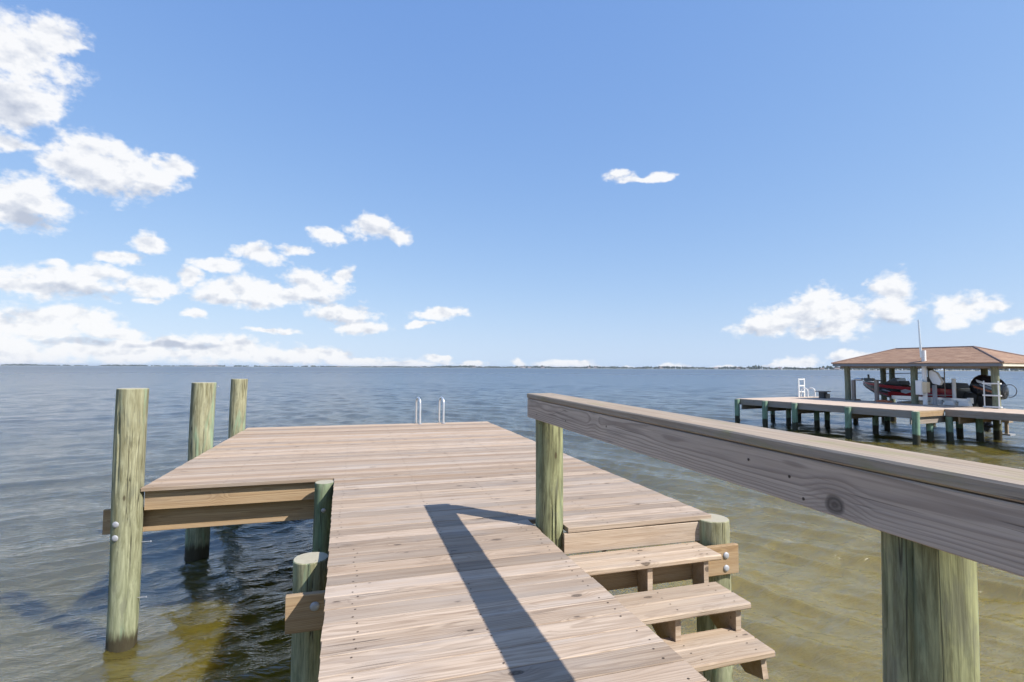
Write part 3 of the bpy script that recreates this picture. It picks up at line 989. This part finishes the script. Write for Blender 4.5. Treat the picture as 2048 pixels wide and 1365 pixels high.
def NB(u, v, z=0.0):
    return (NO.x + u * math.cos(NA) - v * math.sin(NA), NO.y + u * math.sin(NA) + v * math.cos(NA), z)


nd = thing('neighbour_dock', 'long pale dock on green pilings across the water', 'dock', NB(0, 0, 0), NA)
mb = MB()
v = -9.0
while v < 7.8:
    if v < 0:
        u0, u1 = 2.0, 4.5
    elif v < 5.2:
        u0, u1 = 0.0, 4.5
    else:
        u0, u1 = 0.0, 5.7
    j, k2 = rng.uniform(-0.012, 0.012), rng.uniform(-0.003, 0.003)
    mb.box((u0 + j, v + 0.003, NZ - 0.04 + k2), (u1 + j, v + 0.147, NZ + k2))
    v += 0.15
build('deck_boards', mb, 'far_deck', nd, kind='stuff')


def nbeam(name, a, b, th, h, ztop, mat, parent=nd):
    a, b = Vector((a[0], a[1], ztop)), Vector((b[0], b[1], ztop))
    d = b - a
    return link(name, beam_mesh(name, d.length, th, h, mat), parent, (a + b) / 2, (0, 0, math.atan2(d.y, d.x)))


nbeam('fascia_board', (0.02, 0.02), (0.02, 7.78), 0.04, 0.24, NZ - 0.043, 'grey_timber')
nbeam('fascia_board', (0.05, 0.02), (1.98, 0.02), 0.04, 0.20, NZ - 0.043, 'fresh_beam')  # sunlit end face, its lit look put in by a warmer timber colour
nbeam('fascia_board', (2.02, -9), (2.02, -0.02), 0.04, 0.22, NZ - 0.043, 'grey_timber')
nbeam('fascia_board', (4.48, -9), (4.48, 5.2), 0.04, 0.22, NZ - 0.043, 'grey_timber')
nbeam('fascia_board', (0.05, 7.78), (5.68, 7.78), 0.04, 0.22, NZ - 0.043, 'grey_timber')
nbeam('fascia_board', (5.68, 5.22), (5.68, 7.76), 0.04, 0.22, NZ - 0.043, 'grey_timber')
for v in (-6.0, -3.1, -0.45, 0.12, 2.35, 4.72, 6.18, 7.5):
    nbeam('cross_beam', (0.0 if v > -0.1 else 2.0, v), (4.5, v), 0.05, 0.24, NZ - 0.27, 'grey_timber' if v != -0.45 else 'fresh_beam')
far_p = [pile_mesh('piling', 0.118, 0.118, -1.2, NZ - 0.02, 'far_piling', n=18, seed=s) for s in (81, 82, 83)]
far_q = [pile_mesh('piling', 0.112, 0.112, -1.2, NZ - 0.28, 'far_piling', n=18, seed=s) for s in (84, 85, 86)]
for (u, v, q) in ((-0.11, 7.68, 0), (-0.11, 6.10, 0), (-0.11, 4.60, 0), (-0.11, 2.28, 0), (-0.06, -0.08, 0), (2.06, -0.12, 1), (3.0, -0.62, 1), (1.9, -3.2, 1), (1.9, -6.1, 1),
                  (1.5, 6.1, 1), (1.45, 4.65, 1), (2.1, 4.6, 1), (1.75, 2.32, 1), (1.6, 0.3, 1), (4.35, 6.1, 1), (4.3, 7.6, 1), (5.5, 5.4, 1), (4.35, 3.3, 1), (3.9, 0.4, 1), (2.3, 7.6, 1)):
    link('piling', (far_q if q else far_p)[rng.randrange(3)], nd, (u, v, 0), (0, 0, rng.uniform(0, 6)))

# boathouse: posts, header, hipped shingle roof
bh = thing('boathouse', 'open boathouse with brown shingled hip roof on round posts', 'boathouse', NB(0, 0, 0), NA)
EZ, RZ = 2.97, 3.69
U0, U1, V0, V1 = 3.88, 8.75, -1.02, 5.42
RU, RV0, RV1 = 6.30, 0.85, 3.90
hp = [pile_mesh('post', 0.135, 0.125, -1.2, EZ - 0.10, 'house_post', n=18, seed=s) for s in (91, 92, 93)]
for (u, v) in ((4.33, -0.62), (4.33, 2.15), (4.33, 5.02), (8.3, 5.6 - 0.4), (8.3, 3.45), (8.3, 1.35), (8.3, -0.65), (7.55, 5.2)):
    link('post', hp[rng.randrange(3)], bh, (u, v, 0), (0, 0, rng.uniform(0, 6)))
rf = MB()
ov = 0.05
C = [(U0 - ov, V0 - ov, EZ + 0.012), (U1 + ov, V0 - ov, EZ + 0.012), (U1 + ov, V1 + ov, EZ + 0.012), (U0 - ov, V1 + ov, EZ + 0.012), (RU, RV0, RZ), (RU, RV1, RZ)]
C2 = [(x, y, z - 0.03) for (x, y, z) in C]
faces = [(0, 1, 4), (1, 2, 5, 4), (2, 3, 5), (3, 0, 4, 5)]
rf.add(C + C2, faces + [tuple(reversed([i + 6 for i in f])) for f in faces] + [(0, 6, 7, 1), (1, 7, 8, 2), (2, 8, 9, 3), (3, 9, 6, 0)])
rme = rf.mesh('roof', 'shingle')
uvl = rme.uv_layers.new(name='UVMap')
for p in rme.polygons:
    nrm = p.normal
    hx = Vector((-nrm.y, nrm.x, 0))
    hx = hx.normalized() if hx.length > 1e-4 else Vector((1, 0, 0))
    hy = nrm.cross(hx)
    for li in p.loop_indices:
        co = rme.vertices[rme.loops[li].vertex_index].co
        uvl.data[li].uv = (co.dot(hx), co.dot(hy))
roof = link('roof', rme, bh)
for (a, b) in ((0, 4), (1, 4), (2, 5), (3, 5), (4, 5)):
    pa, pb = Vector(C[a]), Vector(C[b])
    build('ridge_cap', MB().tube([pa + Vector((0, 0, 0.005)), pb + Vector((0, 0, 0.005))], 0.035, 6), 'house_roof', roof)
for (a, b, m) in (((U0, V0 + 0.02), (U0, V1), 'fascia_shaded'), ((U0 + 0.02, V0), (U1, V0), 'fascia_sunlit'), ((U1, V0), (U1, V1), 'fascia_shaded'), ((U0, V1), (U1, V1), 'fascia_shaded')):  # south eave painted as sunlit, the other three as shaded
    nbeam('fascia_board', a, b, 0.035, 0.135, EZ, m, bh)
for (a, b) in (((4.33, V0 + 0.1), (4.33, V1 - 0.1)), ((8.3, V0 + 0.1), (8.3, V1 - 0.1)), ((4.35, -0.62), (8.28, -0.62)), ((4.35, 5.02), (8.28, 5.02)), ((4.35, 2.15), (8.28, 2.15))):
    nbeam('header_beam', a, b, 0.08, 0.10, EZ - 0.12, 'grey_timber', bh)
for i in range(9):
    v = -0.4 + i * 0.66
    for (ua, ub) in ((U0 + 0.05, RU), (U1 - 0.05, RU)):
        vr = min(max(v, RV0), RV1)
        build('rafter', MB().tube([(ua, v, EZ - 0.05), (ub, vr, RZ - 0.10)], 0.035, 4), 'grey_timber', bh)

# the boat in the slip
BX, BY = 6.25, 1.15
bt = thing('bass_boat', 'red and black bass boat hanging in the boathouse lift', 'boat', NB(BX, BY, 1.20), NA + math.pi / 2)
ST = [  # x, half beam at gunwale, half beam at chine, keel z, chine z, gunwale z
    (0.00, 0.98, 0.86, 0.04, 0.14, 0.66), (0.9, 1.02, 0.88, 0.03, 0.14, 0.68), (1.9, 1.02, 0.84, 0.03, 0.16, 0.71), (2.7, 0.93, 0.68, 0.06, 0.22, 0.76),
    (3.3, 0.74, 0.45, 0.16, 0.34, 0.80), (3.8, 0.46, 0.22, 0.34, 0.50, 0.84), (4.15, 0.16, 0.06, 0.56, 0.66, 0.86), (4.28, 0.02, 0.01, 0.70, 0.76, 0.87)]
TS = (0.0, 0.22, 0.48, 0.74, 1.0)
hull = MB()
rows = []
for (x, g, c, kz, cz, gz) in ST:
    row = [(x, 0, kz)]
    for t in TS:
        bul = 0.04 * math.sin(t * math.pi)
        row.append((x, c + (g - c) * t + bul * (g > 0.1), cz + (gz - cz) * t))
    rows.append(row)
n = len(rows[0])
vs = []
for row in rows:
    vs += row
for row in rows:
    vs += [(x, -y, z) for (x, y, z) in row]
off = len(ST) * n
SIDE = [1, 0, 2, 1, 0]          # bottom, then bands up the side: maroon/red pattern
for i in range(len(ST) - 1):
    for k in range(n - 1):
        band = [3, 0, 2 if i > 2 else 0, 2 if i > 1 else 0, 0][k]
        hull.add([vs[i * n + k], vs[i * n + k + 1], vs[(i + 1) * n + k + 1], vs[(i + 1) * n + k]], [(0, 1, 2, 3)], band)
        hull.add([vs[off + q] for q in (i * n + k, i * n + k + 1, (i + 1) * n + k + 1, (i + 1) * n + k)], [(3, 2, 1, 0)], band)
tr = rows[0]
hull.add([tr[0]] + tr[1:] + [(x, -y, z) for (x, y, z) in reversed(tr[1:])], [tuple(range(2 * n - 1))], 3)
hm = bmesh.new()
hme = hull.mesh('hull', ['hull_red', 'hull_maroon', 'hull_black', 'dark_grey'])
hm.from_mesh(hme)
bmesh.ops.remove_doubles(hm, verts=hm.verts, dist=1e-4)
bmesh.ops.recalc_face_normals(hm, faces=hm.faces)
hm.to_mesh(hme)
hm.free()
hme.polygons.foreach_set('use_smooth', [True] * len(hme.polygons))
hme.set_sharp_from_angle(angle=R(30))
link('hull', hme, bt)
# deck with gunwale rim
dk = MB()
top = [(x, g * 0.97, gz) for (x, g, c, kz, cz, gz) in ST]
ring = top + [(x, -y, z) for (x, y, z) in reversed(top)]
dk.add([(x, y, z - 0.02) for (x, y, z) in ring] + [(x, y * 1.02, z + 0.035) for (x, y, z) in ring],
       [tuple(range(len(ring)))] + [(i, (i + 1) % len(ring), len(ring) + (i + 1) % len(ring), len(ring) + i) for i in range(len(ring))] + [tuple(range(2 * len(ring) - 1, len(ring) - 1, -1))])
build('deck', dk, 'hull_black', bt)


def side_pt(x, t, out=0.012):
    for a, b in zip(ST, ST[1:]):
        if a[0] <= x <= b[0]:
            q = (x - a[0]) / (b[0] - a[0])
            A = [a[i] + (b[i] - a[i]) * q for i in range(6)]
            return (x, A[2] + (A[1] - A[2]) * t + 0.04 * math.sin(t * math.pi) + out, A[4] + (A[5] - A[4]) * t)
    return (x, 0, 0)


def stripe(pts, mat):
    """thin raised decal along the port side, pts = (x, low t, high t)"""
    s = MB()
    lo = [side_pt(x, a) for x, a, b in pts]
    hi = [side_pt(x, b) for x, a, b in pts]
    lo2 = [(x, y - 0.02, z) for x, y, z in lo]
    hi2 = [(x, y - 0.02, z) for x, y, z in hi]
    m = len(pts)
    s.add(lo + hi + lo2 + hi2, [(i, i + 1, m + i + 1, m + i) for i in range(m - 1)] + [(m + i, m + i + 1, 3 * m + i + 1, 3 * m + i) for i in range(m - 1)] + [(2 * m + i, 2 * m + i + 1, i + 1, i) for i in range(m - 1)])
    return build('stripe', s, mat, bt)


stripe([(0.05, 0.50, 0.53), (0.5, 0.42, 0.50), (1.1, 0.36, 0.42), (1.6, 0.33, 0.36)], 'hull_silver')
stripe([(0.10, 0.26, 0.28), (0.6, 0.42, 0.45), (1.2, 0.52, 0.58), (1.5, 0.56, 0.58)], 'hull_silver')
stripe([(0.4, 0.60, 0.63), (0.9, 0.66, 0.74), (1.7, 0.78, 0.80)], 'hull_black')
stripe([(1.6, 0.60, 0.70), (1.85, 0.42, 0.80), (2.05, 0.50, 0.66)], 'hull_silver')
stripe([(2.55, 0.44, 0.50), (2.8, 0.42, 0.58), (3.0, 0.46, 0.54)], 'decal_blue')
# console with smoked windshield, seats, trolling motor
cs = build('console', MB().prism([(2.15, 0.68), (2.95, 0.72), (2.80, 0.92), (2.25, 0.96)], 1, -0.1, 0.72), 'dark_grey', bt)
build('windshield', MB().prism([(2.35, 0.95), (2.82, 0.90), (2.55, 1.08), (2.38, 1.10)], 1, -0.05, 0.68), 'smoked_glass', bt)
for (x, y) in ((1.35, 0.45), (1.35, -0.35)):
    s = build('seat', MB().prism([(x - 0.22, 0.66), (x + 0.25, 0.66), (x + 0.25, 0.82), (x - 0.10, 0.84), (x - 0.16, 1.16), (x - 0.28, 1.14)], 1, y - 0.24, y + 0.24), 'seat_vinyl', bt)
build('cockpit_frame', MB().tube([(2.35, 0.55, 0.9), (2.62, 0.55, 1.28), (3.05, 0.55, 1.32)], 0.016, 6).tube([(2.75, 0.55, 0.88), (2.5, 0.55, 1.12), (2.55, 0.55, 1.3), (1.4, 0.55, 1.34)], 0.016, 6), 'dark_grey', bt)
build('folded_cover', MB().prism([(0.15, 0.70), (0.95, 0.70), (1.0, 0.84), (0.7, 0.92), (0.25, 0.90)], 1, -0.7, 0.75), 'seat_vinyl', bt)
tm = build('trolling_motor', MB().tube([(3.35, 0.1, 0.93), (4.45, 0.05, 1.02)], 0.03, 8).box((3.75, -0.06, 0.90), (4.15, 0.14, 1.06)).tube([(4.0, 0.0, 1.0), (4.02, 0.0, 1.24)], 0.05, 8), 'black_gloss', bt)
build('motor_foot', MB().tube([(4.3, 0.04, 0.98), (4.62, 0.02, 0.98), (4.85, 0.0, 0.92)], [0.08, 0.07, 0.02], 10), 'hull_silver', tm)
# outboard
ob = link('outboard_motor', None, bt, (-0.05, 0.1, -0.08), (0, R(-14), 0))
ob.scale = (1.22, 1.22, 1.22)


def blob(sections, n=20, p=2.6):
    """closed body lofted through rounded sections: z, x centre, half length, half width"""
    m = MB()
    vs, fs = [], []
    for (z, xc, a, b) in sections:
        for k in range(n):
            t = 2 * math.pi * k / n
            ct, st = math.cos(t), math.sin(t)
            rr = (abs(ct) ** p + abs(st) ** p) ** (-1 / p)
            vs.append((xc + a * rr * ct, b * rr * st, z))
    for i in range(len(sections) - 1):
        for k in range(n):
            fs.append((i * n + k, i * n + (k + 1) % n, (i + 1) * n + (k + 1) % n, (i + 1) * n + k))
    fs.append(tuple(reversed(range(n))))
    fs.append(tuple(range((len(sections) - 1) * n, len(sections) * n)))
    return m.add(vs, fs)


cw = build('cowl', blob([(0.50, -0.48, 0.36, 0.22), (0.56, -0.48, 0.47, 0.29), (0.72, -0.46, 0.52, 0.32), (0.90, -0.44, 0.50, 0.31), (1.06, -0.42, 0.42, 0.27), (1.17, -0.40, 0.30, 0.20), (1.22, -0.38, 0.14, 0.10)]), 'black_gloss', ob, smooth=True)
build('midsection', blob([(-0.42, -0.62, 0.16, 0.05), (-0.2, -0.56, 0.17, 0.07), (0.1, -0.52, 0.20, 0.10), (0.35, -0.48, 0.27, 0.16), (0.52, -0.48, 0.34, 0.21)]), 'dark_grey', ob, smooth=True)
build('gearcase', MB().tube([(-0.25, 0, -0.44), (-0.42, 0, -0.44), (-0.72, 0, -0.44), (-0.92, 0, -0.44)], [0.02, 0.075, 0.08, 0.04], 12).prism([(-0.50, -0.48), (-0.78, -0.48), (-0.74, -0.68), (-0.66, -0.68)], 1, -0.015, 0.015), 'black_gloss', ob)
build('transom_bracket', MB().box((-0.26, -0.18, 0.02), (0.10, 0.18, 0.52)), 'dark_grey', ob)
pr = MB()
for k in range(3):
    a = k * 2.094
    c, s = math.cos(a), math.sin(a)
    pr.add([(-0.94, 0.03 * c, -0.44 + 0.03 * s), (-0.90, 0.17 * c - 0.06 * s, -0.44 + 0.17 * s + 0.06 * c), (-0.96, 0.19 * c, -0.44 + 0.19 * s), (-1.0, 0.14 * c + 0.07 * s, -0.44 + 0.14 * s - 0.07 * c)], [(0, 1, 2, 3)])
build('propeller', pr.tube([(-0.90, 0, -0.44), (-1.02, 0, -0.44)], 0.04, 10), 'galvanised', ob)
for (z0, z1, x0, x1, m) in ((0.90, 0.98, -0.70, -0.22, 'hull_silver'), (0.80, 0.86, -0.78, -0.34, 'decal_blue'), (0.70, 0.755, -0.80, -0.18, 'orange_mat')):
    build('decal', MB().prism([(x0, z0), (x1, z0 + 0.05), (x1 + 0.05, z1 + 0.05), (x0 + 0.05, z1)], 1, 0.25, 0.335), m, cw)

# lift: bunks under the hull with white caps, cradle beams, motor and gear
lf = thing('boat_lift', 'silver boat lift cradle with white bunk ends under the red boat', 'boat lift', NB(0, 0, 0), NA)
for (u, v0, v1) in ((5.0, 0.55, 3.4), (6.95, 0.75, 3.6)):
    bk = build('bunk', MB().box((u - 0.09, v0, 1.34), (u + 0.09, v1, 1.50)), 'aluminium', lf)
    build('end_cap', MB().box((u - 0.12, v0 - 0.12, 1.31), (u + 0.12, v0 - 0.002, 1.54)), 'white_paint', lf)
for v in (1.25, 3.05):
    build('cradle_beam', MB().box((4.8, v - 0.07, 1.06), (7.7, v + 0.07, 1.24)), 'galvanised', lf)
for (u, v) in ((5.05, 1.05),):
    build('guide_post', MB().tube([(u, v, 1.1), (u, v, 2.30)], 0.068, 14).tube([(u, v, 2.30), (u, v, 2.32)], 0.072, 14), 'white_paint', lf)
for i, v in enumerate((1.55, 1.05, 0.55)):
    build('bunk_bracket', MB().prism([(v - 0.20, NZ + 0.004), (v + 0.20, NZ + 0.004), (v + 0.14, NZ + 0.20), (v - 0.14, NZ + 0.20)], 0, 4.62, 4.86), 'white_paint', lf)
build('lift_cable', MB().tube([(5.0, 1.35, 1.2), (5.0, 1.35, 2.85)], 0.02, 6), 'grey_timber', lf)

# power pole with boxes beside the lift
pp = thing('power_pole', 'tall thin white pole rising above the boathouse roof', 'pole', NB(4.12, 1.66, NZ), NA)
build('pipe', MB().tube([(0, 0, 0), (0, 0, 2.30)], 0.085, 14), 'white_paint', pp, smooth=True)
build('mast', MB().tube([(-0.06, 0.06, 2.0), (-0.10, 0.10, 3.62)], [0.045, 0.03], 10), 'aluminium', pp, smooth=True)
pb = thing('electric_box', 'white electric cabinet strapped to the tall pole', 'box', NB(3.98, 1.74, NZ + 0.42), NA)
build('cabinet', MB().box((-0.10, -0.11, 0), (0.10, 0.15, 0.60)), 'white_paint', pb)
build('cabinet_door', MB().box((-0.115, -0.08, 0.05), (-0.101, 0.12, 0.55)), 'white_paint', pb)
build('cabinet', MB().box((-0.12, -0.28, 0.10), (0.12, -0.115, 0.54)), 'cream_paint', pb)
gm = thing('lift_motor', 'white hooded lift motor beside the tall pole', 'motor', NB(4.36, 1.42, NZ), NA)
build('hood', MB().prism([(-0.30, 0.98), (-0.22, 0.84), (0.02, 0.90), (0.14, 1.16), (0.14, 1.42), (0.06, 1.46), (-0.12, 1.36)], 0, -0.10, 0.10), 'white_paint', gm)
build('stand', MB().box((-0.06, -0.06, 0.0), (0.06, 0.06, 0.83)), 'galvanised', gm)

# small things on the neighbour's deck
for (u, v, h, lab) in ((4.30, 4.72, 0.94, 'bare square wooden post on the deck, left of the boat bow'), (4.36, 3.72, 0.98, 'square wooden post on the deck right in front of the boat bow')):
    t = thing('wooden_post', lab, 'post', NB(u, v, NZ), NA, 'square posts on the neighbour deck')
    build('post', MB().prism([(-0.065, -0.065), (0.065, -0.065), (0.065, 0.065), (-0.065, 0.065)], 2, 0, h).prism([(-0.05, -0.05), (0.05, -0.05), (0.05, 0.05), (-0.05, 0.05)], 2, h, h + 0.015), 'grey_timber', t)
    build('base_plate', MB().box((-0.10, -0.10, 0), (0.10, 0.10, 0.03)), 'rusty_bracket', t)
mt = thing('folded_mat', 'small rust orange mat lying by the boathouse post', 'mat', NB(4.12, 3.25, NZ), NA)
build('mat', MB().prism([(-0.25, 0), (0.3, 0), (0.28, 0.07), (0.1, 0.11), (-0.2, 0.08)], 0, -0.15, 0.15), 'orange_mat', mt)
st = thing('cleaning_stand', 'short dark pedestal with flat top near the far ladder', 'stand', NB(4.45, 6.35, NZ), NA)
build('pedestal', MB().prism([(-0.14, -0.13), (0.14, -0.13), (0.14, 0.13), (-0.14, 0.13)], 2, 0, 0.32), 'dark_grey', st)
build('side_bracket', MB().box((0.02, -0.30, 0.02), (0.10, -0.132, 0.24)), 'rusty_bracket', st)
build('table_top', MB().box((-0.24, -0.25, 0.322), (0.24, 0.25, 0.365)), 'grey_timber', st)
l2 = thing('dock_ladder', 'white metal ladder standing tall at the far end of the neighbour dock', 'ladder', NB(4.5, 7.55, NZ), NA)
for u in (-0.22, 0.22):
    build('rail', MB().box((u - 0.028, -0.02, -0.6), (u + 0.028, 0.02, 0.98)), 'white_paint', l2)
for z in (0.94, 0.60, 0.28):
    build('rung', MB().box((-0.19, -0.035, z - 0.03), (0.19, 0.035, z + 0.03)), 'white_paint', l2)
for u in (0.05, 0.62):
    arc = [(u, -0.32, 0.0), (u, -0.32, 0.28)] + [(u, -0.12 - 0.20 * math.cos(math.pi * i / 10), 0.28 + 0.20 * math.sin(math.pi * i / 10)) for i in range(1, 11)] + [(u, 0.08, -0.4)]
    build('hoop', MB().tube(arc, 0.028, 8), 'white_paint', l2, smooth=True)
l3 = thing('boat_ladder', 'white ladder hung in front of the nearest boathouse post', 'ladder', NB(4.18, -0.58, 0.55), NA)
for v in (-0.18, 0.26):
    build('rail', MB().tube([(0, v, 0.1), (0, v, 1.72)], 0.024, 8), 'aluminium', l3)
for z in (0.30, 0.72, 1.16, 1.62):
    build('rung', MB().box((-0.05, -0.26, z - 0.025), (0.05, 0.30, z + 0.025)), 'white_paint', l3)
hs = thing('hose_coil', 'dark looped hose hanging off the right side of the end post', 'hose', NB(4.42, -0.70, 1.9), NA)
build('loop', MB().tube([(0, -0.10 - 0.20 * (1 - math.cos(2 * math.pi * i / 20)), 0.24 * math.sin(2 * math.pi * i / 20)) for i in range(21)], 0.014, 6), 'dark_grey', hs)
gb = thing('lift_gearbox', 'rusty lift gear hanging low over the water beneath the walkway', 'gearbox', NB(5.0, -0.55, 0.10), NA)
build('frame', MB().box((-0.16, -0.22, 0.55), (0.16, 0.24, 0.85)).box((-0.12, -0.16, 0.10), (-0.04, -0.06, 0.55)).box((-0.12, 0.10, 0.10), (-0.04, 0.20, 0.55)), 'rusty_bracket', gb)
build('foot_plate', MB().box((-0.2, -0.26, 0.06), (0.2, 0.28, 0.12)), 'galvanised', gb)
build('hanger', MB().box((-0.05, -0.05, 0.851), (0.05, 0.05, 1.1)), 'galvanised', gb)
# ------------------------------------------------------------------ the air
hz = bpy.data.materials.new('haze_air')
hz.use_nodes = True
hz.node_tree.nodes.clear()
ht = NT(hz.node_tree)
pv = ht.n('ShaderNodeVolumePrincipled', {'Color': (0.66, 0.79, 1.0, 1), 'Density': 8.0e-5, 'Anisotropy': 0.2})
ht.n('ShaderNodeOutputMaterial', {'Volume': pv.outputs[0]})
MATS['haze_air'] = hz
build('haze', MB().box((-9000, -3000, -3.0), (9000, 9000, 22.0)), 'haze_air', None, kind='stuff')
